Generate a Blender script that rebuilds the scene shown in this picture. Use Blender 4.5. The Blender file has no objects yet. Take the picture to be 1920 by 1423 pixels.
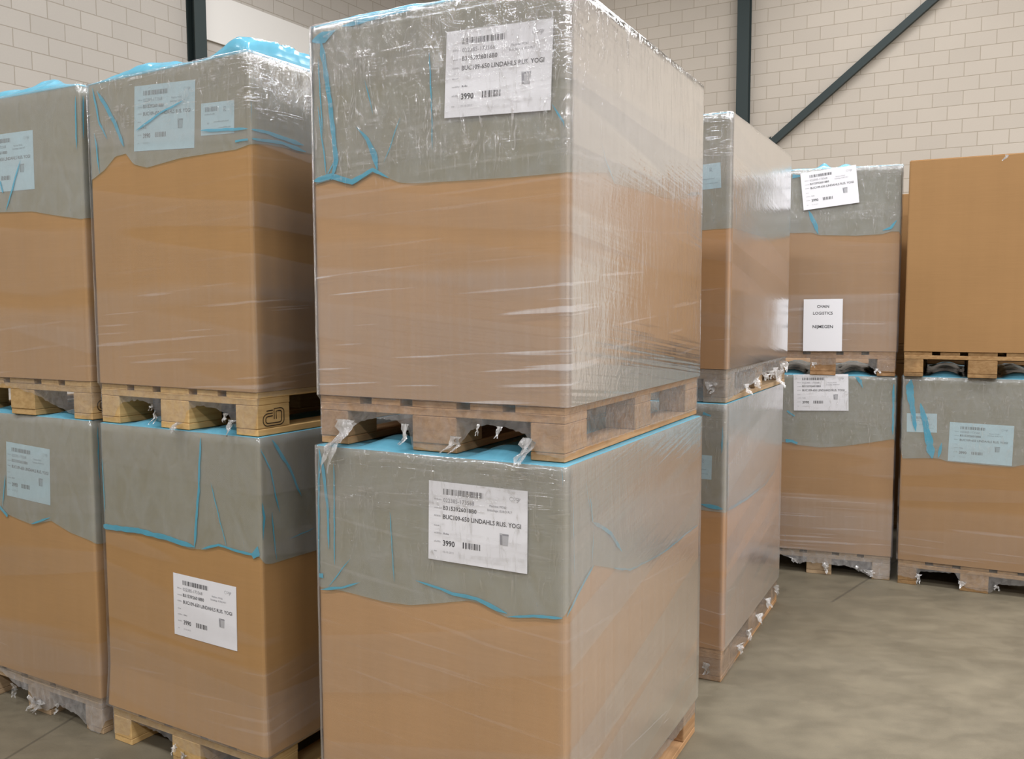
import bpy, math, random
from mathutils import Vector, Matrix, noise, geometry

R = math.radians
C = bpy.context.scene.collection
scn = bpy.context.scene

# ------------------------------------------------------------------ camera
cam_d = bpy.data.cameras.new('camera')
cam = bpy.data.objects.new('camera', cam_d)
C.objects.link(cam)
cam_d.sensor_width = 36.0
cam_d.lens = 1655.96 / 1920 * 36.0
cam_d.clip_start = 0.05
cam_d.clip_end = 100
cam.matrix_world = Matrix.Translation((0, 0, 1.6172)) @ Matrix.Rotation(R(90 - 4.52), 4, 'X') @ Matrix.Rotation(R(-0.177), 4, 'Z')
scn.camera = cam

# ------------------------------------------------------------------ view + world
vs = scn.view_settings
vs.view_transform = 'Standard'
vs.look = 'None'
vs.gamma = 1
vs.use_curve_mapping = False
vs.exposure = 0.0
w = bpy.data.worlds.new('world')
scn.world = w
w.use_nodes = True
w.node_tree.nodes['Background'].inputs['Color'].default_value = (0.97, 0.98, 1.0, 1)
w.node_tree.nodes['Background'].inputs['Strength'].default_value = 0.05
scn.cycles.transparent_max_bounces = 16
scn.cycles.max_bounces = 5
scn.cycles.diffuse_bounces = 3
scn.cycles.glossy_bounces = 3
scn.cycles.transmission_bounces = 2
scn.cycles.caustics_reflective = False
scn.cycles.caustics_refractive = False

# ------------------------------------------------------------------ the hall's axes
# right wall runs along U, left wall runs along V; they meet in a corner behind the stacks
YR, YL = R(-28.567), R(58.992)
U = Vector((math.cos(YR), math.sin(YR), 0)); NU = Vector((math.sin(YR), -math.cos(YR), 0))   # NU points into the hall
V = Vector((math.cos(YL), math.sin(YL), 0)); NV = Vector((math.sin(YL), -math.cos(YL), 0))
PR = -NU * 14.5515       # foot of the perpendicular from the camera on the right wall
PL = -NV * 9.6086
CORNER = Vector((-0.9433, 17.0822, 0))
HALL_H = 8.2

# ------------------------------------------------------------------ lamps of the hall: fluorescent fittings under the roof
def hall_light(p, watts, size=(2.4, 0.5), rot=YR, col=(0.985, 0.98, 1.0)):
    l = bpy.data.lights.new('ceiling_light', 'AREA')
    l.shape = 'RECTANGLE'
    l.size, l.size_y = size
    l.energy = watts
    l.color = col
    o = bpy.data.objects.new('ceiling_light', l)
    o.location = p
    o.rotation_euler = (0, 0, rot)
    C.objects.link(o)
LW = 212
for a in (-6.0, -1.5, 3.0, 7.5, 12.0):
    for b in (2.0, 6.5, 11.0, 15.5, 20.0):
        p = PR + U * a + NU * b
        if (p - PL).dot(NV) < 0.8: continue
        k = 1.0
        if b < 4: k = 0.35
        if a < -3: k *= 0.6
        hall_light((p.x, p.y, 7.6), LW * k)

# ------------------------------------------------------------------ measured outlines, in metres on each face
HEM = {
 'C1': {'F': [(-0.411, 0.754), (-0.375, 0.759), (-0.326, 0.767), (-0.258, 0.745), (-0.184, 0.774), (-0.161, 0.767), (-0.094, 0.74), (-0.042, 0.735), (0.094, 0.732), (0.255, 0.73), (0.412, 0.732)], 'S': [(-0.612, 0.732), (-0.323, 0.769), (-0.302, 0.742), (-0.082, 0.747), (0.121, 0.75), (0.292, 0.759), (0.591, 0.805)]},
 'C0': {'F': [(-0.406, 0.788), (-0.344, 0.791), (-0.274, 0.789), (-0.16, 0.783), (-0.067, 0.788), (0.039, 0.811), (0.125, 0.831), (0.166, 0.827), (0.239, 0.802), (0.318, 0.818), (0.41, 0.824)], 'S': [(-0.617, 0.826), (-0.533, 0.878), (-0.426, 0.918), (-0.287, 0.873), (-0.157, 0.833), (0.141, 0.809), (0.438, 0.813), (0.587, 0.81)]},
 'A1': {'F': [(-0.389, 0.873), (-0.317, 0.901), (-0.255, 0.942), (-0.196, 0.946), (-0.155, 0.906), (-0.085, 0.889), (0.092, 0.906), (0.246, 0.909), (0.344, 0.91), (0.408, 0.921)], 'S': [(-0.616, 0.92), (-0.542, 0.931), (-0.448, 0.932), (-0.324, 0.93)]},
 'A0': {'F': [(-0.42, 0.81), (-0.333, 0.809), (-0.198, 0.816), (-0.056, 0.811), (0.067, 0.799), (0.147, 0.804), (0.213, 0.828), (0.288, 0.82), (0.398, 0.818)], 'S': [(-0.621, 0.799), (-0.568, 0.782), (-0.495, 0.781), (-0.366, 0.777)]},
 'B1': {'F': [(-0.064, 0.781), (0.127, 0.775), (0.248, 0.755), (0.394, 0.734)], 'S': [(-0.626, 0.732), (-0.581, 0.74)]},
 'B0': {'F': [(-0.185, 0.807), (-0.141, 0.797), (-0.059, 0.784), (0.029, 0.773), (0.152, 0.803), (0.266, 0.77), (0.43, 0.746)], 'S': [(-0.599, 0.741), (-0.581, 0.737)]},
 'D1': {'F': [(0.299, 0.729), (0.345, 0.731), (0.412, 0.732)], 'S': [(-0.594, 0.734), (-0.525, 0.737), (-0.241, 0.735), (0.082, 0.74), (0.387, 0.748), (0.588, 0.772)]},
 'D0': {'F': [(0.306, 0.749), (0.343, 0.748), (0.412, 0.748)], 'S': [(-0.594, 0.745), (-0.24, 0.726), (0.189, 0.721), (0.425, 0.75), (0.603, 0.83)]},
 'E1': {'F': [(-0.198, 0.844), (-0.08, 0.843), (-0.038, 0.827), (0.165, 0.817), (0.309, 0.822), (0.354, 0.836), (0.411, 0.834)], 'S': []},
 'E0': {'F': [(-0.209, 0.801), (-0.134, 0.788), (-0.014, 0.778), (0.112, 0.791), (0.269, 0.821), (0.405, 0.85)], 'S': []},
 'F0': {'F': [(-0.419, 0.739), (-0.231, 0.756), (-0.19, 0.752), (-0.165, 0.742), (0.0, 0.736), (0.165, 0.734), (0.21, 0.748), (0.41, 0.76)], 'S': []},
}
SKIRT = {
 'C1': {'F': [(-0.394, 0.02), (-0.314, 0.025), (-0.284, 0.052), (-0.251, 0.073), (-0.197, 0.084), (-0.132, 0.083), (-0.096, 0.071), (-0.076, 0.045), (-0.07, 0.011), (0.001, 0.005), (0.071, 0.009), (0.091, 0.031), (0.122, 0.068), (0.163, 0.086), (0.236, 0.083), (0.292, 0.068), (0.312, 0.035), (0.323, 0.02), (0.403, 0.011)], 'S': [(-0.625, 0.016), (-0.486, 0.024), (-0.064, 0.021), (0.623, 0.017)]},
 'C0': {'F': [], 'S': [(0.175, 0.097), (0.579, 0.086)]},
 'A1': {'F': [(-0.401, 0.014), (-0.326, 0.02), (-0.305, 0.057), (-0.268, 0.08), (-0.187, 0.091), (-0.121, 0.082), (-0.094, 0.055), (-0.078, 0.022), (0.049, 0.021), (0.073, 0.068), (0.119, 0.087), (0.21, 0.086), (0.273, 0.065), (0.304, 0.028), (0.328, 0.009), (0.424, 0.009)], 'S': []},
 'A0': {'F': [(-0.387, 0.032), (-0.308, 0.041), (-0.293, 0.102), (-0.121, 0.092), (-0.037, 0.069), (0.005, 0.06)], 'S': []},
 'B1': {'F': [(-0.115, 0.117), (0.078, 0.086), (0.29, 0.021), (0.414, 0.009)], 'S': []},
 'B0': {'F': [(-0.242, 0.12), (-0.147, 0.083), (-0.053, 0.074), (-0.01, 0.026), (0.057, 0.019), (0.139, 0.06), (0.266, 0.048), (0.317, 0.017), (0.357, -0.008), (0.397, 0.004)], 'S': []},
 'D1': {'F': [(0.31, -0.001), (0.402, -0.003)], 'S': [(-0.634, 0.006), (-0.385, 0.031), (-0.084, 0.056), (0.047, 0.086), (0.2, 0.076), (0.524, 0.055)]},
 'D0': {'F': [(0.326, 0.005), (0.401, 0.004)], 'S': [(-0.639, 0.021), (-0.422, 0.002), (-0.324, 0.027), (-0.109, 0.024), (0.126, 0.027), (0.64, 0.059)]},
 'E1': {'F': [(-0.192, 0.084), (-0.093, 0.057), (-0.069, 0.06), (0.072, 0.063), (0.111, 0.067), (0.258, 0.06), (0.294, 0.032), (0.409, 0.028)], 'S': []},
 'E0': {'F': [(-0.22, 0.102), (-0.157, 0.081), (-0.118, 0.055), (-0.078, 0.069), (0.03, 0.066), (0.166, 0.066), (0.212, 0.057), (0.272, 0.024), (0.317, 0.006), (0.402, 0.008)], 'S': []},
 'F0': {'F': [(-0.397, 0.045), (-0.308, 0.037), (-0.281, 0.086), (-0.1, 0.1), (-0.071, 0.051), (-0.038, 0.018), (0.091, 0.012), (0.121, 0.065), (0.246, 0.07)], 'S': []},
}
FOLD = {
 'C1': {'F': [([(-0.365, 1.165), (-0.344, 1.051), (-0.323, 0.899), (-0.315, 0.823), (-0.332, 0.767)], 0.0168, 0.0154), ([(-0.241, 0.909), (-0.201, 0.87), (-0.178, 0.827), (-0.168, 0.785)], 0.0045, 0.0253), ([(-0.374, 1.114), (-0.364, 0.895)], 0.0046, 0.0046), ([(-0.311, 0.838), (-0.345, 0.788)], 0.0046, 0.0031), ([(0.368, 0.906), (0.413, 0.836)], 0.0053, 0.0066), ([(-0.396, 1.165), (-0.353, 1.171), (-0.306, 1.187)], 0.046, 0.009), ([(-0.287, 1.192), (-0.14, 1.201), (-0.001, 1.209)], 0.012, 0.0114), ([(0.006, 1.078), (0.013, 0.938), (0.015, 0.825)], 0.0043, 0.0029), ([(-0.088, 0.92), (-0.114, 0.865), (-0.144, 0.802)], 0.0029, 0.003), ([(-0.407, 0.769), (-0.332, 0.779), (-0.257, 0.756), (-0.184, 0.786), (-0.13, 0.759)], 0.0187, 0.0089), ([(-0.209, 1.034), (-0.181, 0.937)], 0.003, 0.003), ([(-0.379, 0.98), (-0.351, 0.781)], 0.0046, 0.0046)], 'S': [([(-0.391, 0.84), (-0.363, 0.801), (-0.302, 0.748)], 0.0072, 0.0075), ([(-0.604, 1.128), (-0.602, 0.858)], 0.0039, 0.004), ([(0.415, 0.795), (0.576, 0.818)], 0.0112, 0.0117)]},
 'C0': {'F': [([(-0.389, 1.213), (-0.37, 1.119), (-0.36, 1.025), (-0.359, 0.913)], 0.0141, 0.0047), ([(-0.334, 1.17), (-0.338, 0.868)], 0.0047, 0.0047), ([(-0.401, 0.828), (-0.381, 0.83)], 0.0143, 0.0143), ([(-0.394, 0.787), (-0.313, 0.804), (-0.244, 0.83)], 0.0095, 0.0046), ([(-0.278, 0.895), (-0.363, 0.8)], 0.0031, 0.0032), ([(-0.048, 0.866), (0.074, 0.847), (0.15, 0.843), (0.24, 0.817)], 0.0045, 0.0127), ([(-0.133, 1.049), (-0.121, 0.851)], 0.003, 0.003), ([(0.24, 0.807), (0.318, 0.823), (0.407, 0.829)], 0.0056, 0.0082), ([(0.399, 1.215), (0.405, 1.107)], 0.004, 0.0027), ([(-0.402, 0.802), (-0.39, 1.181)], 0.0064, 0.0063)], 'S': [([(-0.604, 0.831), (-0.516, 0.884), (-0.433, 0.923)], 0.0096, 0.0102), ([(-0.453, 1.111), (-0.438, 1.045)], 0.0043, 0.0072), ([(-0.438, 1.045), (-0.31, 0.984), (-0.225, 0.909)], 0.0101, 0.0109), ([(-0.427, 1.04), (-0.444, 0.926)], 0.0029, 0.0029), ([(-0.569, 1.209), (-0.557, 0.927)], 0.0027, 0.0028), ([(-0.483, 1.167), (-0.453, 1.075)], 0.0028, 0.0029), ([(-0.288, 0.877), (-0.157, 0.838), (0.141, 0.815), (0.438, 0.817), (0.572, 0.815)], 0.0061, 0.006)]},
 'A1': {'F': [([(-0.368, 1.194), (-0.336, 1.07), (-0.295, 1.01)], 0.0094, 0.0094), ([(-0.344, 1.181), (-0.247, 1.06), (-0.203, 0.974)], 0.0151, 0.0148), ([(-0.134, 1.021), (-0.007, 1.066), (0.114, 1.095)], 0.0073, 0.0052), ([(0.186, 0.988), (0.405, 0.972)], 0.0086, 0.0083), ([(0.345, 0.938), (0.407, 0.939)], 0.0067, 0.0067), ([(-0.366, 1.036), (-0.345, 0.894)], 0.0095, 0.0057)], 'S': [([(-0.609, 0.971), (-0.541, 0.972), (-0.374, 0.957)], 0.01, 0.0143), ([(-0.608, 0.941), (-0.472, 0.949), (-0.362, 0.936)], 0.0067, 0.0125), ([(-0.603, 1.104), (-0.603, 0.974)], 0.005, 0.005)]},
 'A0': {'F': [([(-0.419, 0.822), (-0.198, 0.831), (-0.055, 0.826), (0.095, 0.812)], 0.0198, 0.0164), ([(0.138, 1.192), (0.122, 1.009), (0.094, 0.807)], 0.009, 0.011), ([(0.129, 0.808), (0.213, 0.834), (0.288, 0.826), (0.391, 0.82)], 0.0073, 0.0087), ([(0.367, 0.815), (0.402, 0.841)], 0.0174, 0.0311), ([(0.183, 1.042), (0.251, 0.828)], 0.0036, 0.0036), ([(-0.394, 1.076), (-0.388, 0.878)], 0.0039, 0.0039), ([(-0.386, 1.205), (-0.309, 1.213)], 0.0078, 0.0039)], 'S': [([(-0.606, 1.176), (-0.562, 1.1), (-0.541, 1.008), (-0.526, 0.951)], 0.0051, 0.0053), ([(-0.549, 1.195), (-0.473, 1.086), (-0.425, 0.986)], 0.0139, 0.0073), ([(-0.611, 1.021), (-0.593, 0.947), (-0.613, 0.846)], 0.0086, 0.0104), ([(-0.56, 0.958), (-0.553, 0.868), (-0.544, 0.794)], 0.0052, 0.0035), ([(-0.48, 0.851), (-0.364, 0.862)], 0.0036, 0.0037)]},
 'B1': {'F': [([(0.073, 0.973), (0.024, 0.877), (-0.024, 0.789)], 0.006, 0.0082), ([(-0.054, 0.902), (-0.038, 0.857)], 0.0062, 0.0062), ([(0.393, 1.175), (0.387, 0.987)], 0.0077, 0.0058)], 'S': [([(-0.592, 1.177), (-0.594, 1.025)], 0.0077, 0.0039)]},
 'B0': {'F': [([(0.03, 0.78), (0.153, 0.82)], 0.0084, 0.0062), ([(-0.183, 0.825), (-0.131, 0.791)], 0.013, 0.0129), ([(-0.135, 0.961), (-0.164, 0.827)], 0.0064, 0.0065)], 'S': [([(-0.575, 1.186), (-0.577, 0.984)], 0.004, 0.004)]},
 'D1': {'F': [([(0.297, 1.213), (0.382, 1.21)], 0.0089, 0.0066)], 'S': [([(-0.529, 0.938), (-0.508, 0.75)], 0.009, 0.0091), ([(0.26, 0.75), (0.558, 0.793)], 0.0134, 0.0142)]},
 'D0': {'F': [([(0.395, 1.12), (0.39, 1.006)], 0.0068, 0.0068), ([(0.309, 1.173), (0.342, 1.163)], 0.0114, 0.0068), ([(0.305, 0.779), (0.403, 0.766)], 0.0184, 0.0182)], 'S': [([(-0.579, 1.083), (-0.559, 0.768)], 0.0091, 0.0092), ([(-0.558, 0.753), (-0.241, 0.739), (0.188, 0.735), (0.424, 0.765)], 0.0138, 0.0085)]},
 'E1': {'F': [([(-0.101, 0.976), (-0.067, 0.903), (-0.044, 0.839)], 0.019, 0.0253), ([(0.309, 0.846), (0.351, 0.86), (0.381, 0.902)], 0.0154, 0.0153), ([(-0.196, 1.183), (-0.154, 1.181)], 0.0254, 0.0127)], 'S': []},
 'E0': {'F': [([(-0.209, 0.814), (-0.172, 0.813), (-0.141, 0.801)], 0.0228, 0.013), ([(0.176, 1.225), (0.206, 1.188), (0.222, 1.147)], 0.0348, 0.0063), ([(0.389, 1.177), (0.392, 0.878)], 0.0125, 0.0094), ([(-0.204, 0.998), (-0.16, 0.967)], 0.0098, 0.0097)], 'S': []},
 'F0': {'F': [([(-0.362, 1.207), (-0.369, 1.157), (-0.345, 1.018), (-0.328, 0.908)], 0.0431, 0.0154), ([(-0.308, 1.073), (-0.276, 0.945), (-0.237, 0.758)], 0.0215, 0.0429), ([(-0.19, 0.851), (-0.207, 0.764)], 0.0153, 0.0184)], 'S': []},
}
LABEL = {
 'C1': [('F', 0.213, 1.008, 0.31, 0.223, -0.034)],
 'C0': [('F', 0.15, 1.042, 0.304, 0.218, -0.007)],
 'A1': [('F', 0.005, 1.054, 0.306, 0.218, -0.055), ('F', 0.263, 1.02, 0.152, 0.102, -0.04)],
 'A0': [('F', 0.13, 0.592, 0.308, 0.221, -0.015)],
 'B1': [('F', -0.033, 0.971, 0.355, 0.218, -0.006)],
 'B0': [('F', 0.011, 0.981, 0.285, 0.22, -0.037)],
 'D1': [('F', 0.308, 0.954, 0.117, 0.105, 0.047)],
 'D0': [('F', 0.298, 0.941, 0.104, 0.104, -0.014)],
 'E1': [('F', 0.013, 1.103, 0.309, 0.219, 0.109), ('F', -0.006, 0.298, 0.219, 0.309, 0.007)],
 'E0': [('F', -0.013, 1.115, 0.311, 0.219, 0.031)],
 'F0': [('F', 0.005, 0.858, 0.32, 0.223, -0.019), ('F', -0.298, 0.959, 0.158, 0.109, 0.025)],
}
LOADS = {
 'B0': (-1.6219, 3.9815, -0.51683, 1.0697),
 'B1': (-1.6443, 3.973, -0.46953, 1.0732),
 'A0': (-0.862, 3.5442, -0.52598, 1.0672),
 'A1': (-0.8577, 3.5407, -0.53492, 1.0676),
 'C0': (0.0615, 2.9315, -0.49123, 1.0791),
 'C1': (0.0618, 2.9666, -0.48514, 1.0649),
 'D0': (0.8279, 4.4384, -0.48524, 1.0738),
 'D1': (0.8439, 4.4527, -0.49875, 1.0695),
 'E0': (2.0762, 5.858, -0.34629, 1.0775),
 'E1': (2.0646, 5.8437, -0.34484, 1.0748),
 'F0': (2.901, 5.4703, -0.46209, 1.0841),
 'F1': (2.8826, 5.4382, -0.45915, 1.0806),
}

# ------------------------------------------------------------------ helpers
def mesh_obj(name, verts, faces, mats, parent=None, midx=None, smooth=False, uvs=None):
    me = bpy.data.meshes.new(name)
    me.from_pydata([tuple(v) for v in verts], [], faces)
    for m in (mats if isinstance(mats, (list, tuple)) else [mats]):
        me.materials.append(m)
    if midx: me.polygons.foreach_set('material_index', midx)
    if smooth: me.polygons.foreach_set('use_smooth', [True] * len(me.polygons))
    if uvs:
        ul = me.uv_layers.new(name='UVMap')
        for lp in me.loops:
            ul.data[lp.index].uv = uvs[lp.vertex_index]
    me.update()
    o = bpy.data.objects.new(name, me)
    C.objects.link(o)
    if parent: o.parent = parent
    return o

def empty(name, loc, rz):
    o = bpy.data.objects.new(name, None)
    o.empty_display_size = 0.1
    o.location = loc
    o.rotation_euler = (0, 0, rz)
    C.objects.link(o)
    return o

def tag(o, label=None, cat=None, group=None, kind=None):
    if label: o['label'] = label
    if cat: o['category'] = cat
    if group: o['group'] = group
    if kind: o['kind'] = kind
    return o

class MB:
    def __init__(s): s.v = []; s.f = []
    def box(s, x0, x1, y0, y1, z0, z1, ch=0.0):
        n = len(s.v)
        if ch <= 0:
            s.v += [(x0,y0,z0),(x1,y0,z0),(x1,y1,z0),(x0,y1,z0),(x0,y0,z1),(x1,y0,z1),(x1,y1,z1),(x0,y1,z1)]
            s.f += [tuple(n+i for i in q) for q in ((0,3,2,1),(4,5,6,7),(0,1,5,4),(1,2,6,5),(2,3,7,6),(3,0,4,7))]
            return s
        # chamfered on all twelve edges: 24 verts
        X, Y, Z = (x0, x1), (y0, y1), (z0, z1)
        idx = {}
        for ix in (0, 1):
            for iy in (0, 1):
                for iz in (0, 1):
                    sx, sy, sz = (1-2*ix), (1-2*iy), (1-2*iz)
                    for ax in range(3):
                        p = [X[ix] + sx*ch, Y[iy] + sy*ch, Z[iz] + sz*ch]
                        p[ax] = (X[ix], Y[iy], Z[iz])[ax]
                        idx[(ix, iy, iz, ax)] = len(s.v); s.v.append(tuple(p))
        def q(*k): s.f.append(tuple(idx[i] for i in k))
        for a in (0, 1):
            q((a,0,0,0),(a,1,0,0),(a,1,1,0),(a,0,1,0)) if a else q((a,0,0,0),(a,0,1,0),(a,1,1,0),(a,1,0,0))
            q((0,a,0,1),(0,a,1,1),(1,a,1,1),(1,a,0,1)) if a else q((0,a,0,1),(1,a,0,1),(1,a,1,1),(0,a,1,1))
            q((0,0,a,2),(1,0,a,2),(1,1,a,2),(0,1,a,2)) if a else q((0,0,a,2),(0,1,a,2),(1,1,a,2),(1,0,a,2))
        for i in (0, 1):
            for j in (0, 1):
                q((0,i,j,1),(1,i,j,1),(1,i,j,2),(0,i,j,2))
                q((i,0,j,0),(i,1,j,0),(i,1,j,2),(i,0,j,2))
                q((i,j,0,0),(i,j,1,0),(i,j,1,1),(i,j,0,1))
        for i in (0, 1):
            for j in (0, 1):
                for k in (0, 1):
                    q((i,j,k,0),(i,j,k,1),(i,j,k,2))
        return s
    def obj(s, name, mat, parent=None): return mesh_obj(name, s.v, s.f, mat, parent)

# ------------------------------------------------------------------ materials
class NT:
    def __init__(s, name):
        s.m = bpy.data.materials.new(name); s.m.use_nodes = True
        s.t = s.m.node_tree; s.t.nodes.clear()
        s.out = s.t.nodes.new('ShaderNodeOutputMaterial')
    def n(s, typ, **kw):
        nd = s.t.nodes.new(typ)
        for k, v in kw.items():
            if k.startswith('_'):
                key = k[1:]
                key = int(key) if key.isdigit() else key.replace('_', ' ')
                s.put(nd, key, v)
            else: setattr(nd, k, v)
        return nd
    def put(s, nd, key, v):
        if isinstance(v, bpy.types.NodeSocket): s.t.links.new(v, nd.inputs[key])
        elif isinstance(v, bpy.types.Node): s.t.links.new(v.outputs[0], nd.inputs[key])
        else:
            if isinstance(v, tuple) and len(v) == 3 and nd.inputs[key].type == 'RGBA': v = (*v, 1)
            nd.inputs[key].default_value = v
    def math(s, op, a, b=0.0, c=None, clamp=False):
        nd = s.n('ShaderNodeMath', operation=op); nd.use_clamp = clamp
        s.put(nd, 0, a); s.put(nd, 1, b)
        if c is not None: s.put(nd, 2, c)
        return nd.outputs[0]
    def maprange(s, x, a, b, c=0.0, d=1.0, smooth=True):
        nd = s.n('ShaderNodeMapRange', interpolation_type='SMOOTHSTEP' if smooth else 'LINEAR')
        s.put(nd, 'Value', x); s.put(nd, 'From Min', a); s.put(nd, 'From Max', b); s.put(nd, 'To Min', c); s.put(nd, 'To Max', d)
        return nd.outputs[0]
    def mixc(s, f, a, b, blend='MIX'):
        nd = s.n('ShaderNodeMix', data_type='RGBA', blend_type=blend)
        s.put(nd, 0, f); s.put(nd, 6, a); s.put(nd, 7, b)
        return nd.outputs[2]
    def noise(s, vec, scale, detail=3, rough=0.5, dist=0.0):
        nd = s.n('ShaderNodeTexNoise'); s.put(nd, 'Vector', vec)
        s.put(nd, 'Scale', scale); s.put(nd, 'Detail', detail); s.put(nd, 'Roughness', rough); s.put(nd, 'Distortion', dist)
        return nd.outputs[0]
    def mapping(s, vec, scale=(1,1,1), rot=(0,0,0), loc=(0,0,0)):
        nd = s.n('ShaderNodeMapping'); s.put(nd, 'Vector', vec)
        nd.inputs['Scale'].default_value = scale; nd.inputs['Rotation'].default_value = rot; nd.inputs['Location'].default_value = loc
        return nd.outputs[0]
    def surf(s, sh):
        s.t.links.new(sh.outputs[0] if isinstance(sh, bpy.types.Node) else sh, s.out.inputs['Surface']); return s.m

def principled(N, col, rough=0.8, normal=None, spec=0.3, metal=0.0):
    p = N.n('ShaderNodeBsdfPrincipled')
    N.put(p, 'Base Color', col); N.put(p, 'Roughness', rough); N.put(p, 'Metallic', metal)
    p.inputs['Specular IOR Level'].default_value = spec
    if normal is not None: N.put(p, 'Normal', normal)
    return p

def mat_plain(name, col, rough=0.7, spec=0.3):
    N = NT(name); 
    return N.surf(principled(N, col, rough, None, spec))

def mat_cardboard(name, col, seed=0.0):
    N = NT(name)
    tc = N.n('ShaderNodeTexCoord').outputs['Object']
    a = N.noise(N.mapping(tc, (1, 1, 1), loc=(seed, seed*.7, 0)), 2.2, 3)
    b = N.noise(N.mapping(tc, (9, 9, 220)), 1.0, 2)           # faint flutes
    g = N.noise(N.mapping(tc, (380, 380, 380)), 1.0, 1)
    v = N.noise(N.mapping(tc, (26, 26, 0.6), loc=(seed, 0, 0)), 1.0, 2)
    f = N.math('ADD', N.math('MULTIPLY', a, 0.22), N.math('MULTIPLY', b, 0.10))
    f = N.math('ADD', f, N.math('MULTIPLY', v, 0.10))
    f = N.math('ADD', f, N.math('MULTIPLY', g, 0.08))
    f = N.math('ADD', f, 0.75)
    c = N.n('ShaderNodeVectorMath', operation='SCALE'); N.put(c, 0, tuple(col)); N.put(c, 'Scale', f)
    bump = N.n('ShaderNodeBump'); N.put(bump, 'Strength', 0.06); N.put(bump, 'Distance', 0.002); N.put(bump, 'Height', b)
    return N.surf(principled(N, c.outputs[0], 0.82, bump.outputs[0], 0.2))

def mat_wood(name, ca, cb, dark=0.35):
    N = NT(name)
    tc = N.n('ShaderNodeTexCoord').outputs['Object']
    oi = N.n('ShaderNodeObjectInfo').outputs['Random']
    sh = N.n('ShaderNodeCombineXYZ'); N.put(sh, 0, N.math('MULTIPLY', oi, 37.0)); N.put(sh, 2, N.math('MULTIPLY', oi, 11.0))
    ad = N.n('ShaderNodeVectorMath', operation='ADD'); N.put(ad, 0, tc); N.put(ad, 1, sh.outputs[0])
    g = N.noise(N.mapping(ad.outputs[0], (34, 3.0, 60)), 1.0, 4, 0.6, 0.6)
    k = N.noise(ad.outputs[0], 7.0, 3)
    c = N.mixc(N.maprange(g, 0.3, 0.72), ca, cb)
    c = N.mixc(N.math('MULTIPLY', N.maprange(k, 0.5, 0.75), dark), c, (0.10, 0.065, 0.035))
    s = N.math('ADD', N.math('MULTIPLY', oi, 0.35), 0.8)
    v = N.n('ShaderNodeVectorMath', operation='SCALE'); N.put(v, 0, c); N.put(v, 'Scale', s)
    bump = N.n('ShaderNodeBump'); N.put(bump, 'Strength', 0.4); N.put(bump, 'Distance', 0.002); N.put(bump, 'Height', g)
    return N.surf(principled(N, v.outputs[0], 0.75, bump.outputs[0], 0.25))

def schlick(N, layers, normal=None):
    lw = N.n('ShaderNodeLayerWeight'); lw.inputs['Blend'].default_value = 0.5
    if normal is not None: N.put(lw, 'Normal', normal)
    f5 = N.math('POWER', lw.outputs['Facing'], 5.0)
    F = N.math('MULTIPLY_ADD', f5, 0.60, 0.045)
    return N.math('SUBTRACT', 1.0, N.math('POWER', N.math('SUBTRACT', 1.0, F, clamp=True), layers), clamp=True)

def mat_liner(name, a, tint, dcol, layers=2.0, bump=0.25, rough=0.16):
    """thin blue polythene: lets most light through, tints it, and scatters a little"""
    N = NT(name)
    uv = N.n('ShaderNodeUVMap').outputs[0]
    wv = N.noise(N.mapping(uv, (16, 8, 1)), 1.0, 2, 0.55, 1.2)
    h = wv
    b = N.n('ShaderNodeBump'); N.put(b, 'Strength', bump); N.put(b, 'Distance', 0.01); N.put(b, 'Height', h)
    av = N.math('ADD', a, N.math('MULTIPLY', N.math('SUBTRACT', wv, 0.5), 0.25), clamp=True)
    tr = N.n('ShaderNodeBsdfTransparent'); N.put(tr, 'Color', tint)
    df = N.n('ShaderNodeBsdfDiffuse'); N.put(df, 'Color', dcol)
    m1 = N.n('ShaderNodeMixShader'); N.put(m1, 0, av); N.put(m1, 1, tr); N.put(m1, 2, df)
    gl = N.n('ShaderNodeBsdfGlossy'); N.put(gl, 'Roughness', rough); N.put(gl, 'Normal', b.outputs[0]); N.put(gl, 'Color', (0.95, 0.97, 1.0))
    m2 = N.n('ShaderNodeMixShader'); N.put(m2, 0, schlick(N, layers, b.outputs[0])); N.put(m2, 1, m1); N.put(m2, 2, gl)
    return N.surf(m2)

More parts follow.
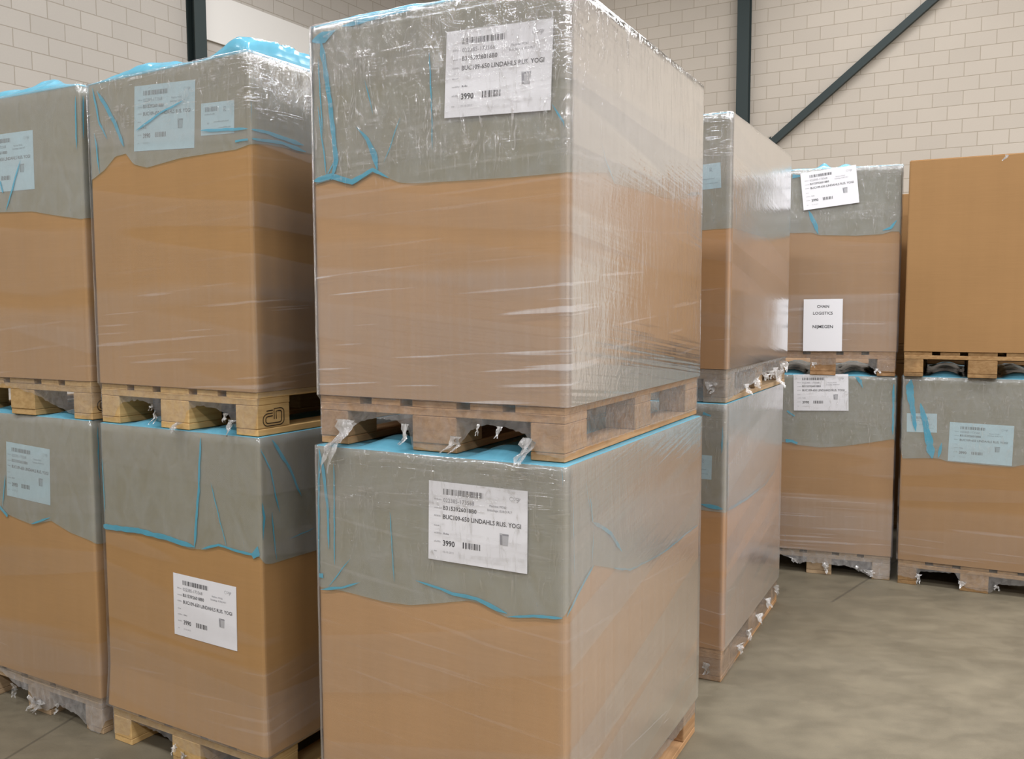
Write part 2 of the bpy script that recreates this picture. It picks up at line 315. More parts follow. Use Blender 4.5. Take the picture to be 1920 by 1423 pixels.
def mat_film(name, seed=0.0, layers=3.0, base=0.04, low=0.16, high=0.05, streak=0.35, crumple=0.0, rough=0.14, zl=0.45, zh=1.0, tilt=0.12, cz=0.7, side=1.0, sidesheen=0.0, sidecr=0.15):
    """clear stretch film wound in tilted bands: more windings (haze, gloss) low down and at the rim;
    side: gloss boost for the long side; pale reflection there is painted as haze"""
    N = NT(name)
    uv = N.n('ShaderNodeUVMap').outputs[0]
    sep = N.n('ShaderNodeSeparateXYZ'); N.put(sep, 0, uv)
    z = sep.outputs[1]
    sd = N.maprange(sep.outputs[0], 0.80, 0.83)
    rot = N.mapping(uv, (1, 1, 1), (0, 0, tilt), (seed, seed, 0))
    rot2 = N.mapping(uv, (1, 1, 1), (0, 0, -tilt * 0.6), (seed * 2, seed, 0))
    bands = N.noise(N.mapping(rot, (0.35, 6.0, 1)), 1.0, 1, 0.4)
    fine = N.noise(N.mapping(rot, (1.0, 60.0, 1)), 1.0, 1, 0.6)
    ropes = N.noise(N.mapping(rot2, (1.5, 48.0, 1), loc=(1, 5, 0)), 1.0, 2, 0.5)
    vert = N.noise(N.mapping(uv, (48.0, 1.2, 1), loc=(seed, 0, 0)), 1.0, 2, 0.6)
    wob = N.math('MULTIPLY', N.math('SUBTRACT', bands, 0.5), 0.35)
    zz = N.math('ADD', z, wob)
    lo = N.maprange(zz, zl - 0.02, zl + 0.03, 1.0, 0.0)
    hi = N.maprange(zz, zh - 0.03, zh + 0.03)
    nb = N.math('MULTIPLY', N.maprange(bands, 0.50, 0.53), 0.6)
    windings = N.math('ADD', lo, N.math('MULTIPLY', hi, 0.8))
    windings = N.math('ADD', windings, nb)
    haze = N.math('MULTIPLY_ADD', lo, low, base)
    haze = N.math('MULTIPLY_ADD', hi, high, haze)
    haze = N.math('MULTIPLY_ADD', nb, N.math('MULTIPLY_ADD', sd, 0.08, 0.05), haze)
    haze = N.math('MULTIPLY_ADD', N.math('MULTIPLY', sd, N.maprange(z, 0.62, 1.0, 0.9, 1.5)), sidesheen, haze)  # whitish reflection of the long side, painted in as diffuse haze
    rp = N.math('MULTIPLY', N.maprange(ropes, 0.60, 0.68), N.math('MULTIPLY_ADD', lo, streak * 0.40, streak * 0.08))
    haze = N.math('ADD', haze, rp)
    haze = N.math('MULTIPLY', haze, N.math('MULTIPLY_ADD', vert, 0.7, 0.65), clamp=True)
    lay = N.math('MULTIPLY', N.math('ADD', windings, 0.9), layers * 0.6)
    lay = N.math('MULTIPLY', lay, N.math('MULTIPLY_ADD', sd, side - 1.0, 1.0))
    lay = N.math('MULTIPLY', lay, N.math('MULTIPLY_ADD', vert, 0.5, 0.75))
    h = N.math('MULTIPLY', fine, streak * 0.16)
    h = N.math('MULTIPLY_ADD', vert, streak * 0.04, h)
    if crumple > 0:
        cr2 = N.noise(N.mapping(uv, (22, 8, 1), (0, 0, 0.25)), 1.0, 4, 0.62, 2.2)
        crz = N.math('MULTIPLY', N.maprange(z, cz - 0.03, cz + 0.08), N.maprange(sep.outputs[0], 0.79, 0.83, 1.0, sidecr))
        h = N.math('MULTIPLY_ADD', cr2, N.math('MULTIPLY_ADD', crz, crumple, crumple * 0.06), h)
        # crease ridges of doubled film; light streaks on them painted as white haze
        rg = N.noise(N.mapping(uv, (34, 5.5, 1), (0, 0, 0.12), (4, 2, 0)), 1.0, 2, 0.55, 1.0)
        ridge = N.maprange(N.math('ABSOLUTE', N.math('SUBTRACT', rg, 0.56)), 0.0, 0.022, 1.0, 0.0)
        wv = N.noise(N.mapping(uv, (3.0, 34, 1), (0, 0, 0.07), (1, 6, 0)), 1.0, 2, 0.55, 0.8)
        ridge2 = N.math('MULTIPLY', N.maprange(N.math('ABSOLUTE', N.math('SUBTRACT', wv, 0.54)), 0.0, 0.03, 1.0, 0.0), N.maprange(z, zh - 0.02, zh + 0.06, 0.35, 1.0))
        rr = N.math('MULTIPLY', N.math('MAXIMUM', N.math('MULTIPLY', ridge, 0.8), ridge2), crz)
        rr = N.math('MULTIPLY', rr, N.maprange(cr2, 0.38, 0.62))
        haze = N.math('MULTIPLY_ADD', rr, min(0.42, 0.30 * crumple), haze, clamp=True)
        lay = N.math('MULTIPLY_ADD', rr, 8.0, lay)
        h = N.math('MULTIPLY_ADD', rr, 0.10, h)
    b = N.n('ShaderNodeBump'); N.put(b, 'Strength', 0.7); N.put(b, 'Distance', 0.012); N.put(b, 'Height', h)
    tr = N.n('ShaderNodeBsdfTransparent'); N.put(tr, 'Color', (0.985, 0.985, 0.985))
    df = N.n('ShaderNodeBsdfDiffuse'); N.put(df, 'Color', (0.80, 0.78, 0.80))
    m1 = N.n('ShaderNodeMixShader'); N.put(m1, 0, haze); N.put(m1, 1, tr); N.put(m1, 2, df)
    gl = N.n('ShaderNodeBsdfGlossy'); N.put(gl, 'Roughness', rough); N.put(gl, 'Normal', b.outputs[0]); N.put(gl, 'Color', (1, 1, 1))
    m2 = N.n('ShaderNodeMixShader'); N.put(m2, 0, schlick(N, lay)); N.put(m2, 1, m1); N.put(m2, 2, gl)
    return N.surf(m2)

def mat_skirt(name, haze, layers):
    N = NT(name)
    uv = N.n('ShaderNodeUVMap').outputs[0]
    h = N.noise(N.mapping(uv, (30, 22, 1), (0, 0, 0.4)), 1.0, 2, 0.6, 0.8)
    b = N.n('ShaderNodeBump'); N.put(b, 'Strength', 0.6); N.put(b, 'Distance', 0.012); N.put(b, 'Height', h)
    tr = N.n('ShaderNodeBsdfTransparent'); N.put(tr, 'Color', (0.98, 0.98, 0.98))
    df = N.n('ShaderNodeBsdfDiffuse'); N.put(df, 'Color', (0.80, 0.78, 0.78))
    m1 = N.n('ShaderNodeMixShader'); N.put(m1, 0, N.math('MULTIPLY', h, haze * 2, clamp=True)); N.put(m1, 1, tr); N.put(m1, 2, df)
    gl = N.n('ShaderNodeBsdfGlossy'); N.put(gl, 'Roughness', 0.15); N.put(gl, 'Normal', b.outputs[0])
    m2 = N.n('ShaderNodeMixShader'); N.put(m2, 0, schlick(N, layers)); N.put(m2, 1, m1); N.put(m2, 2, gl)
    return N.surf(m2)

def mat_bunched():
    N = NT('bunched_stretch_film')
    tc = N.n('ShaderNodeTexCoord').outputs['Object']
    h = N.noise(N.mapping(tc, (60, 60, 25)), 1.0, 4, 0.6, 1.0)
    b = N.n('ShaderNodeBump'); N.put(b, 'Strength', 0.8); N.put(b, 'Distance', 0.01); N.put(b, 'Height', h)
    tr = N.n('ShaderNodeBsdfTransparent')
    df = N.n('ShaderNodeBsdfDiffuse'); N.put(df, 'Color', (0.8, 0.79, 0.78))
    m1 = N.n('ShaderNodeMixShader'); N.put(m1, 0, N.math('MULTIPLY_ADD', h, 0.7, 0.05, clamp=True)); N.put(m1, 1, tr); N.put(m1, 2, df)
    gl = N.n('ShaderNodeBsdfGlossy'); N.put(gl, 'Roughness', 0.12); N.put(gl, 'Normal', b.outputs[0])
    m2 = N.n('ShaderNodeMixShader'); N.put(m2, 0, schlick(N, 5.0)); N.put(m2, 1, m1); N.put(m2, 2, gl)
    return N.surf(m2)

def mat_blockwork(name, off_s, off_z, col):
    N = NT(name)
    uv = N.n('ShaderNodeUVMap').outputs[0]
    v = N.mapping(uv, (1, 1, 1), loc=(off_s, off_z, 0))
    br = N.n('ShaderNodeTexBrick'); N.put(br, 'Vector', v)
    br.offset = 0.5; br.offset_frequency = 2
    N.put(br, 'Scale', 1.0); N.put(br, 'Mortar Size', 0.007); N.put(br, 'Mortar Smooth', 0.6); N.put(br, 'Bias', 0.0)
    N.put(br, 'Brick Width', 0.4); N.put(br, 'Row Height', 0.2)
    c1 = tuple(x * 1.02 for x in col); c2 = tuple(x * 0.96 for x in col)
    N.put(br, 'Color1', c1); N.put(br, 'Color2', c2); N.put(br, 'Mortar', tuple(x * m for x, m in zip(col, (0.74, 0.71, 0.66))))
    n1 = N.noise(uv, 0.6, 3); n2 = N.noise(uv, 55.0, 2)
    f = N.math('ADD', N.math('MULTIPLY', n1, 0.12), N.math('MULTIPLY', n2, 0.06))
    f = N.math('ADD', f, 0.91)
    c = N.n('ShaderNodeVectorMath', operation='SCALE'); N.put(c, 0, br.outputs['Color']); N.put(c, 'Scale', f)
    b = N.n('ShaderNodeBump'); N.put(b, 'Strength', 0.5); N.put(b, 'Distance', 0.004); b.invert = True; N.put(b, 'Height', br.outputs['Fac'])
    return N.surf(principled(N, c.outputs[0], 0.85, b.outputs[0], 0.2))

def mat_floor():
    N = NT('worn_concrete')
    geo = N.n('ShaderNodeNewGeometry').outputs['Position']
    a = N.noise(geo, 1.7, 4, 0.6); b = N.noise(N.mapping(geo, (1, 1.6, 1)), 5.0, 4, 0.65, 0.2); g = N.noise(geo, 160, 2)
    st = N.noise(N.mapping(geo, (1, 1, 1), loc=(9, 4, 0)), 11.0, 4, 0.7)
    f = N.math('ADD', N.math('MULTIPLY', a, 0.30), N.math('MULTIPLY', b, 0.42))
    c = N.mixc(N.maprange(f, 0.22, 0.52), (0.118, 0.100, 0.066), (0.190, 0.160, 0.106))
    c = N.mixc(N.math('MULTIPLY', N.maprange(st, 0.62, 0.72), 0.35), c, (0.13, 0.115, 0.085))
    c = N.mixc(N.math('MULTIPLY', g, 0.10), c, (0.5, 0.46, 0.38))
    # saw-cut joints
    sep = N.n('ShaderNodeSeparateXYZ'); N.put(sep, 0, geo)
    for (x0, y0, x1, y1) in ((1.78, 4.79, 2.09, 5.14),):
        dx, dy = x1 - x0, y1 - y0; L = math.hypot(dx, dy); nx, ny = -dy / L, dx / L
        d = N.math('ADD', N.math('MULTIPLY', sep.outputs[0], nx), N.math('MULTIPLY', sep.outputs[1], ny))
        d = N.math('ABSOLUTE', N.math('SUBTRACT', d, x0 * nx + y0 * ny))
        along = N.math('ADD', N.math('MULTIPLY', sep.outputs[0], dx / L), N.math('MULTIPLY', sep.outputs[1], dy / L))
        m = N.math('MULTIPLY', N.maprange(d, 0.003, 0.010, 0.65, 0.0), N.maprange(along, x0 * dx / L + y0 * dy / L - 0.05, x0 * dx / L + y0 * dy / L))
        c = N.mixc(m, c, (0.07, 0.06, 0.045))
    d = N.math('ABSOLUTE', N.math('ADD', N.math('MULTIPLY', sep.outputs[0], -0.968), N.math('MULTIPLY_ADD', sep.outputs[1], 0.252, -2.557)))
    c = N.mixc(N.maprange(d, 0.003, 0.009, 0.6, 0.0), c, (0.07, 0.06, 0.045))
    bm = N.n('ShaderNodeBump'); N.put(bm, 'Strength', 0.15); N.put(bm, 'Distance', 0.004); N.put(bm, 'Height', b)
    return N.surf(principled(N, c, N.maprange(b, 0.3, 0.7, 0.42, 0.62), bm.outputs[0], 0.35))

M_FLOOR = mat_floor()
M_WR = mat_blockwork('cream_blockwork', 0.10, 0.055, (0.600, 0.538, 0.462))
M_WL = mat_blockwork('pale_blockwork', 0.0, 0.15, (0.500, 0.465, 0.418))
M_ROOF = mat_plain('roof_sheeting', (0.35, 0.35, 0.34))
M_STEEL = mat_plain('dark_painted_steel', (0.030, 0.045, 0.045), 0.55, 0.4)
M_WHITE = mat_plain('white_panel', (0.80, 0.78, 0.74), 0.6)
M_PAPER = mat_plain('white_paper', (0.88, 0.88, 0.92), 0.6)
M_INK = mat_plain('black_ink', (0.055, 0.055, 0.065), 0.6)
M_INK2 = mat_plain('grey_ink', (0.30, 0.30, 0.33), 0.6)
M_INK3 = mat_plain('light_grey_ink', (0.50, 0.50, 0.53), 0.6)
M_BURN = mat_plain('branded_mark', (0.045, 0.028, 0.015), 0.8)
M_LINER = mat_liner('blue_liner_single', 0.27, (0.76, 0.92, 0.95), (0.62, 0.68, 0.70))
M_FOLD = mat_liner('blue_liner_folded', 0.72, (0.38, 0.80, 0.95), (0.09, 0.46, 0.66), 1.5, 0.2)
M_TOP = mat_liner('blue_liner_bunched', 0.75, (0.4, 0.82, 0.95), (0.16, 0.47, 0.63), 0.9, 0.3, 0.18)
M_BUNCH = mat_bunched()
WOOD = {
 'A': mat_wood('fresh_pallet_wood', (0.68, 0.46, 0.20), (0.56, 0.35, 0.14), 0.15),
 'B': mat_wood('pale_pallet_wood', (0.58, 0.39, 0.18), (0.46, 0.29, 0.12), 0.3),
 'C': mat_wood('used_pallet_wood', (0.55, 0.33, 0.17), (0.40, 0.22, 0.10), 0.4),
 'D': mat_wood('grey_pallet_wood', (0.46, 0.33, 0.20), (0.36, 0.25, 0.15), 0.4),
 'F': mat_wood('brown_pallet_wood', (0.42, 0.26, 0.12), (0.30, 0.17, 0.07), 0.5),
}

# ------------------------------------------------------------------ the hall
def quad(name, pts, mat, uvs=None, kind='structure'):
    o = mesh_obj(name, pts, [(0, 1, 2, 3)], mat, uvs=uvs)
    return tag(o, kind=kind)
UL, VL = 26.0, 27.0
def wall(name, p, d, n, s0, s1, mat, th=0.2, z1=HALL_H):
    """slab from p+d*s0 to p+d*s1; n points into the hall; face at p"""
    v, uv = [], []
    for off in (0, -th):
        for s, z in ((s0, 0), (s1, 0), (s1, z1), (s0, z1)):
            q = p + d * s + n * off; v.append((q.x, q.y, z)); uv.append((s, z))
    f = [(0,1,2,3), (7,6,5,4), (0,4,5,1), (1,5,6,2), (2,6,7,3), (3,7,4,0)]
    o = mesh_obj(name, v, f, mat, uvs=uv)
    tag(o, kind='structure'); return o
cr_s = (CORNER - PR).dot(U); cl_s = (CORNER - PL).dot(V)
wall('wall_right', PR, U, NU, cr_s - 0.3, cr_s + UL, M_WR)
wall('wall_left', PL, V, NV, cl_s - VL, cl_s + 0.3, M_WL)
pb = CORNER - V * VL
wall('wall_back', pb, U, V, -1.5, UL + 1.5, M_WL)
pe = CORNER + U * UL
wall('wall_far_end', pe, V, -U, -VL, 0.8, M_WR)
ctr = CORNER + U * (UL / 2) - V * (VL / 2)
def rect(z, g):
    a = CORNER - U * g + V * g; b = CORNER + U * (UL + g) + V * g
    return [(a.x, a.y, z), (b.x, b.y, z), ((b - V * (VL + 2 * g)).x, (b - V * (VL + 2 * g)).y, z), ((a - V * (VL + 2 * g)).x, (a - V * (VL + 2 * g)).y, z)]
quad('floor', rect(0, 1.0)[::-1], M_FLOOR)
quad('ceiling', rect(HALL_H, 1.0), M_ROOF)

def prism(p, d, n, s0, s1, o0, o1, z0, z1, mb):
    b = len(mb.v)
    for z in (z0, z1):
        for s, o in ((s0, o0), (s1, o0), (s1, o1), (s0, o1)):
            q = p + d * s + n * o; mb.v.append((q.x, q.y, z))
    mb.f += [tuple(b + i for i in q) for q in ((0,3,2,1),(4,5,6,7),(0,1,5,4),(1,2,6,5),(2,3,7,6),(3,0,4,7))]
def column(p, d, n, s0, wd, label):
    mb = MB(); dp = 0.16
    prism(p, d, n, s0, s0 + wd, 0.002, 0.014, 0.012, HALL_H - 0.002, mb)
    prism(p, d, n, s0, s0 + wd, dp - 0.014, dp, 0.012, HALL_H - 0.002, mb)
    prism(p, d, n, s0 + wd/2 - 0.005, s0 + wd/2 + 0.005, 0.014, dp - 0.014, 0.012, HALL_H - 0.002, mb)
    prism(p, d, n, s0 - 0.05, s0 + wd + 0.05, 0.002, dp + 0.05, 0.0, 0.012, mb)
    o = mb.obj('steel_column', M_STEEL)
    return tag(o, label, 'column', 'steel columns along the walls')
column(PR, U, NU, -3.743, 0.190, 'dark green steel column on the cream block wall, behind the second wrapped stack')
column(PL, V, NV, 7.874, 0.185, 'dark green steel column on the left block wall beside the white panel')
# diagonal wind brace on the right wall
mb = MB()
s0, z0, s1, z1 = -3.56, 3.935, 1.25, 7.83
dd = Vector((s1 - s0, z1 - z0)).normalized(); nn = Vector((-dd.y, dd.x))
for o_ in (0.03, 0.11):
    for (s, z) in ((s0, z0), (s1, z1)):
        for k in (-0.055, 0.055):
            q = PR + U * (s + nn.x * k) + NU * o_; mb.v.append((q.x, q.y, z + nn.y * k))
mb.f = [(0,1,3,2),(4,6,7,5),(0,2,6,4),(1,5,7,3),(0,4,5,1),(2,3,7,6)]
# gusset plate at the column
b0 = len(mb.v)
for o_ in (0.065, 0.075):
    for (s, z) in ((-3.55, 3.70), (-3.20, 4.12), (-3.20, 4.34), (-3.55, 4.12)):
        q = PR + U * s + NU * o_; mb.v.append((q.x, q.y, z))
mb.f += [tuple(b0 + i for i in q) for q in ((0,1,2,3),(7,6,5,4),(0,4,5,1),(1,5,6,2),(2,6,7,3),(3,7,4,0))]
tag(mb.obj('steel_brace', M_STEEL), 'dark diagonal steel brace rising to the right across the cream block wall', 'brace')
mb = MB()
prism(PL, V, NV, 8.075, 11.2, 0.002, 0.035, 5.175, 5.80, mb)
tag(mb.obj('wall_panel', M_WHITE), 'smooth white horizontal panel on the block wall right of the left column', 'panel')

# ------------------------------------------------------------------ pallets (0.8 x 1.2 x 0.144)
def pallet(load, x, y, z, rz, label, mk, mark=False, dx=0.0, dy=0.0):
    m = WOOD[mk]
    root = empty('wooden_pallet', (x, y, z), rz)
    tag(root, label, 'pallet', 'wooden pallets under the boxes')
    xs = ((-0.4, -0.255), (-0.215, -0.115), (-0.0725, 0.0725), (0.115, 0.215), (0.255, 0.4))
    rnd = random.Random(hash(load) % 7 + ord(load[0]) * 3 + int(load[1]))
    for a, b in xs:
        j = rnd.uniform(-0.004, 0.004)
        MB().box(a + j*0.3, b + j*0.3, -0.6 + abs(j), 0.6, 0.122, 0.144, 0.0015).obj('deck_board', m, root)
    for a, b in ((-0.6, -0.455), (-0.0725, 0.0725), (0.455, 0.6)):
        MB().box(-0.4, 0.4, a, b, 0.1, 0.1219, 0.0015).obj('stringer_board', m, root)
    for (xa, xb) in ((-0.4, -0.3), (-0.0725, 0.0725), (0.3, 0.4)):
        for (ya, yb) in ((-0.6, -0.455), (-0.0725, 0.0725), (0.455, 0.6)):
            bo = MB().box(xa, xb, ya, yb, 0.0221, 0.0999, 0.003).obj('block', m, root)
            if mark and xb == 0.4 and ya == -0.6:
                stamp(bo)
        MB().box(xa, xb, -0.6 + rnd.uniform(0, 0.004), 0.6, 0.0, 0.022, 0.002).obj('bottom_board', m, root)
    return root

def stroke2d(path, wd):
    """ribbon along a 2D path -> verts, quads"""
    v, f = [], []
    n = len(path)
    for i, p in enumerate(path):
        a = path[max(0, i - 1)]; b = path[min(n - 1, i + 1)]
        t = Vector((b[0] - a[0], b[1] - a[1]))
        if t.length < 1e-9: t = Vector((1, 0))
        t.normalize(); w2 = (wd[i] if isinstance(wd, (list, tuple)) else wd) / 2
        v += [(p[0] - t.y * w2, p[1] + t.x * w2), (p[0] + t.y * w2, p[1] - t.x * w2)]
        if i: k = 2 * i; f.append((k - 2, k - 1, k + 1, k))
    return v, f

def arc(cx, cy, rx, ry, a0, a1, n=8):
    return [(cx + rx * math.cos(R(a0 + (a1 - a0) * i / n)), cy + ry * math.sin(R(a0 + (a1 - a0) * i / n))) for i in range(n + 1)]

def stamp(block):
    """branded double-line oval mark on the side of a corner block (local face x = 0.4)"""
    paths = []
    # outer line and inner line of the two linked letters
    paths.append([(0.52, 0.36), (0.52, 0.97)] + arc(0.80, 0.75, 0.20, 0.24, 90, 0) + arc(0.78, 0.28, 0.22, 0.28, 0, -90) + arc(0.22, 0.30, 0.22, 0.30, -90, -180) + arc(0.24, 0.42, 0.24, 0.30, 180, 90) + [(0.46, 0.73)])
    paths.append([(0.62, 0.36), (0.62, 0.82)] + arc(0.78, 0.70, 0.11, 0.13, 90, 0) + arc(0.76, 0.30, 0.12, 0.15, 0, -90) + arc(0.24, 0.30, 0.12, 0.15, -90, -180) + arc(0.26, 0.40, 0.14, 0.16, 180, 90) + [(0.46, 0.57)])
    paths.append([(0.16, 0.88), (0.47, 0.90)])
    v, f = [], []
    W_, H_ = 0.092, 0.056
    for p in paths:
        a, b = stroke2d([(q[0] * W_, q[1] * H_) for q in p], 0.0036)
        k = len(v); v += [(0.4008, -0.575 + q[0], 0.030 + q[1]) for q in a]; f += [tuple(k + i for i in q) for q in b]
    mesh_obj('branded_mark', v, f, M_BURN, block)

# ------------------------------------------------------------------ big cartons, their liner, film and stickers
HX, HY, RC = 0.404, 0.604, 0.010
class Load:
    def __init__(s, key, bulge=0.006, flare=0.0):
        s.key = key; s.x, s.y, s.rz, s.bh = LOADS[key]
        s.z0 = 0.1445; s.z1 = 0.144 + s.bh - 0.007
        s.bulge = bulge; s.flare = flare
        s.sd = (ord(key[0]) * 1.37 + int(key[1]) * 5.1) % 50
    def face(s, face, t, z, off):
        """point on a side face; t = local x (front/back) or local y (sides)"""
        h = HX if face in 'FB' else HY
        zm = (z - s.z0) / (s.z1 - s.z0); zc = min(max(zm, 0), 1)
        b = s.bulge * max(0, math.cos(math.pi * t / 2 / h)) * math.sin(math.pi * zc)
        if s.flare: b += s.flare * max(0, 1 - zc / 0.16) ** 1.2
        if z < s.z0: off = off * max(0.35, 1 - (s.z0 - z) * 14); 
        o = off + b
        if face == 'F': return (t, -HY - o, z)
        if face == 'S': return (HX + o, t, z)
        if face == 'B': return (-t, HY + o, z)
        return (-HX - o, -t, z)
    def ring(s, off_f, z_of, n=44):
        """closed outline: list of (face, t, perimeter u, corner)"""
        pts = []
        u = 0
        for fc in 'FSBL':
            h = HX if fc in 'FB' else HY
            m = n if fc in 'FS' else 14
            for i in range(m + 1):
                pts.append((fc, -(h - RC) + 2 * (h - RC) * i / m, u + 2 * h * i / m))
            u += 2 * h
        return pts
    def pos(s, fc, t, z, off):
        return s.face(fc, t, z, off)

def ring_points(ld, z, off_fn, ring):
    """positions of an outline at height z with rounded corners"""
    out = []
    n = len(ring)
    for i, (fc, t, u) in enumerate(ring):
        out.append((ld.face(fc, t, z, off_fn(fc, t, z)), u))
    # corner arcs: two extra points between the last of one face and first of the next
    res = []
    for i, (p, u) in enumerate(out):
        res.append((p, u))
        fc = ring[i][0]; nf = ring[(i + 1) % n][0]
        if fc != nf:
            q = out[(i + 1) % n][0]
            if fc == 'F': c = (q[0], p[1])
            elif fc == 'S': c = (p[0], q[1])
            elif fc == 'B': c = (q[0], p[1])
            else: c = (p[0], q[1])
            for k in (0.33, 0.67):
                x = (1-k)**2 * p[0] + 2*k*(1-k) * c[0] + k*k * q[0]
                y = (1-k)**2 * p[1] + 2*k*(1-k) * c[1] + k*k * q[1]
                res.append(((x, y, z), u + 0.004 * k))
    return res

def interp(poly, t, default):
    if not poly: return default
    if t <= poly[0][0]: return poly[0][1]
    for a, b in zip(poly, poly[1:]):
        if t <= b[0]:
            k = (t - a[0]) / max(1e-6, b[0] - a[0]); return a[1] + (b[1] - a[1]) * k
    return poly[-1][1]

def grid_rows(rows, close=True):
    """rows: list of equal-length point lists -> faces"""
    f = []; m = len(rows[0]); 
    for i in range(len(rows) - 1):
        for j in range(m if close else m - 1):
            a = i * m + j; b = i * m + (j + 1) % m
            f.append((a, b, b + m, a + m))
    return f

def carton_body(ld, root, mat, closed=False):
    zs = [ld.z0 + (ld.z1 - ld.z0) * i / 14 for i in range(15)]
    ring = ld.ring(0, None, 20)
    rows = [[p for p, u in ring_points(ld, z, lambda f, t, z: 0.0, ring)] for z in zs]
    # soft rim and lid
    top = [[(p[0] * (1 - 0.004), p[1] * (1 - 0.003), ld.z1 + 0.002) for p in rows[-1]]]
    rows += top
    v = [p for r in rows for p in r]; f = grid_rows(rows)
    m = len(rows[0]); n = len(v)
    f.append(tuple(range(n - m, n))); f.append(tuple(range(m - 1, -1, -1)))
    o = mesh_obj('carton', v, f, mat, root)
    if closed:
        mb = MB().box(-0.398, -0.001, -0.598, 0.598, ld.z1 + 0.0025, ld.z1 + 0.0055, 0.0008)
        mb.obj('flap', mat, root)
        MB().box(0.001, 0.398, -0.598, 0.598, ld.z1 + 0.0025, ld.z1 + 0.0055, 0.0008).obj('flap', mat, root)
    return o

def nz(ld, a, b, sc, k=0.0):
    return noise.noise(Vector((a * sc + ld.sd, b * sc - ld.sd * 0.3, k)))

def top_height(ld, x, y, lumps, gaps):
    d = min(HX - abs(x), HY - abs(y)); 
    ramp = min(1.0, max(0.0, d) / 0.018) ** 0.6
    h = 0.0
    if gaps:
        for a, b in ((-0.268, -0.105), (0.105, 0.268)):
            if a < x < b:
                k = math.sin(math.pi * (x - a) / (b - a))
                fr = min(1.0, 0.25 + max(0, (y + HY) / 0.16))
                h = (k ** 0.8) * 0.030 * (0.85 + 0.3 * nz(ld, x, y, 2.5)) * fr
        return 0.002 + h * ramp
    for (lx, ly, lh, ax, ay) in lumps:
        h += lh * math.exp(-((x - lx) / ax) ** 2 - ((y - ly) / ay) ** 2)
    h *= (0.85 + 0.35 * nz(ld, x, y, 9) + 0.15 * nz(ld, x, y, 24))
    return 0.004 + max(0, h) * ramp

def liner(ld, root, lumps=(), gaps=False):
    ring = ld.ring(0, None, 64)
    hem = HEM[ld.key]
    dflt = 0.80
    def hz(fc, t):
        if fc in ('F', 'S') and hem.get(fc): return interp(hem[fc], t, dflt)
        return dflt + 0.03 * math.sin(t * 9 + ld.sd)
    rows = []; uv = []
    NR = 18
    full = None
    for i in range(NR + 1):
        k = i / NR
        row = []
        # every ring point has its own height
        pts = []
        for (fc, t, u) in ring:
            zb = hz(fc, t); z = ld.z1 + 0.0035 + (zb - ld.z1) * (k ** 0.9)
            off = 0.0032 + 0.0011 * nz(ld, u * 1.0, z, 14) + 0.0006 * nz(ld, u, z, 45)
            pts.append((fc, t, u, z, off))
        n = len(pts)
        for j, (fc, t, u, z, off) in enumerate(pts):
            p = ld.face(fc, t, z, off); row.append((p, u, z))
            q = pts[(j + 1) % n]
            if q[0] != fc:
                p2 = ld.face(q[0], q[1], q[3], q[4])
                c = (p2[0], p[1]) if fc in 'FB' else (p[0], p2[1])
                for kk in (0.33, 0.67):
                    row.append((((1-kk)**2*p[0] + 2*kk*(1-kk)*c[0] + kk*kk*p2[0], (1-kk)**2*p[1] + 2*kk*(1-kk)*c[1] + kk*kk*p2[1], z + (q[3]-z)*kk), u + 0.004*kk, z))
        rows.append([a for a, b, c in row]); uv.append([(b, c) for a, b, c in row])
    rows = rows[::-1]; uv = uv[::-1]           # from hem up to rim
    base = rows[-1]
    nside = len(rows) - 1
    NT_ = 34
    for i in range(1, NT_ + 1):
        k = 1 - (i / NT_) ** 1.0 * 0.985
        k = 1 - 0.985 * ((i / NT_) ** 1.25)
        r = []; q = []
        for j, p in enumerate(base):
            x, y = p[0] * k, p[1] * k
            z = ld.z1 + 0.0035 + top_height(ld, x, y, lumps, gaps)
            r.append((x, y, z)); q.append((x * 1.0 + 7, y * 1.0))
        rows.append(r); uv.append(q)
    v = [p for r in rows for p in r]; uvs = [p for r in uv for p in r]
    f = grid_rows(rows); m = len(rows[0])
    f.append(tuple(range(len(v) - m, len(v))))
    midx = [0] * (nside * m) + [2] * (len(f) - nside * m)
    # doubled-over creases lying on the liner
    for fc, lst in FOLD[ld.key].items():
        h = HX if fc == 'F' else HY
        for path, w0, w1 in lst:
            dense = []
            for a, b in zip(path, path[1:]):
                L = math.hypot(b[0]-a[0], b[1]-a[1]); n = max(2, int(L / 0.012))
                for i in range(n):
                    k = i / n; dense.append((a[0] + (b[0]-a[0]) * k, a[1] + (b[1]-a[1]) * k))
            dense.append(path[-1]); n = len(dense)
            wd = []
            for i, p in enumerate(dense):
                k = i / (n - 1); ww = w0 + (w1 - w0) * k
                taper = min(1, (i + 0.4) / 3, (n - 1 - i + 0.4) / 3) if n > 6 else 1
                wd.append(ww * taper * (1 + 0.35 * nz(ld, p[0], p[1], 40, 3)) * 1.0)
            v2, f2 = stroke2d([(p[0] + 0.003 * nz(ld, p[0], p[1], 22, 5), p[1] + 0.002 * nz(ld, p[0], p[1], 22, 6)) for p in dense], wd)
            k0 = len(v)
            for (a, b) in v2:
                a = min(max(a, -(h - 0.003)), h - 0.003); b = min(b, ld.z1)
                v.append(ld.face(fc, a, b, 0.0056)); uvs.append((a, b))
            f += [tuple(k0 + i for i in q) for q in f2]; midx += [1] * len(f2)
    o = mesh_obj('plastic_liner', v, f, [M_LINER, M_FOLD, M_TOP], root, midx, True, uvs)
    return o

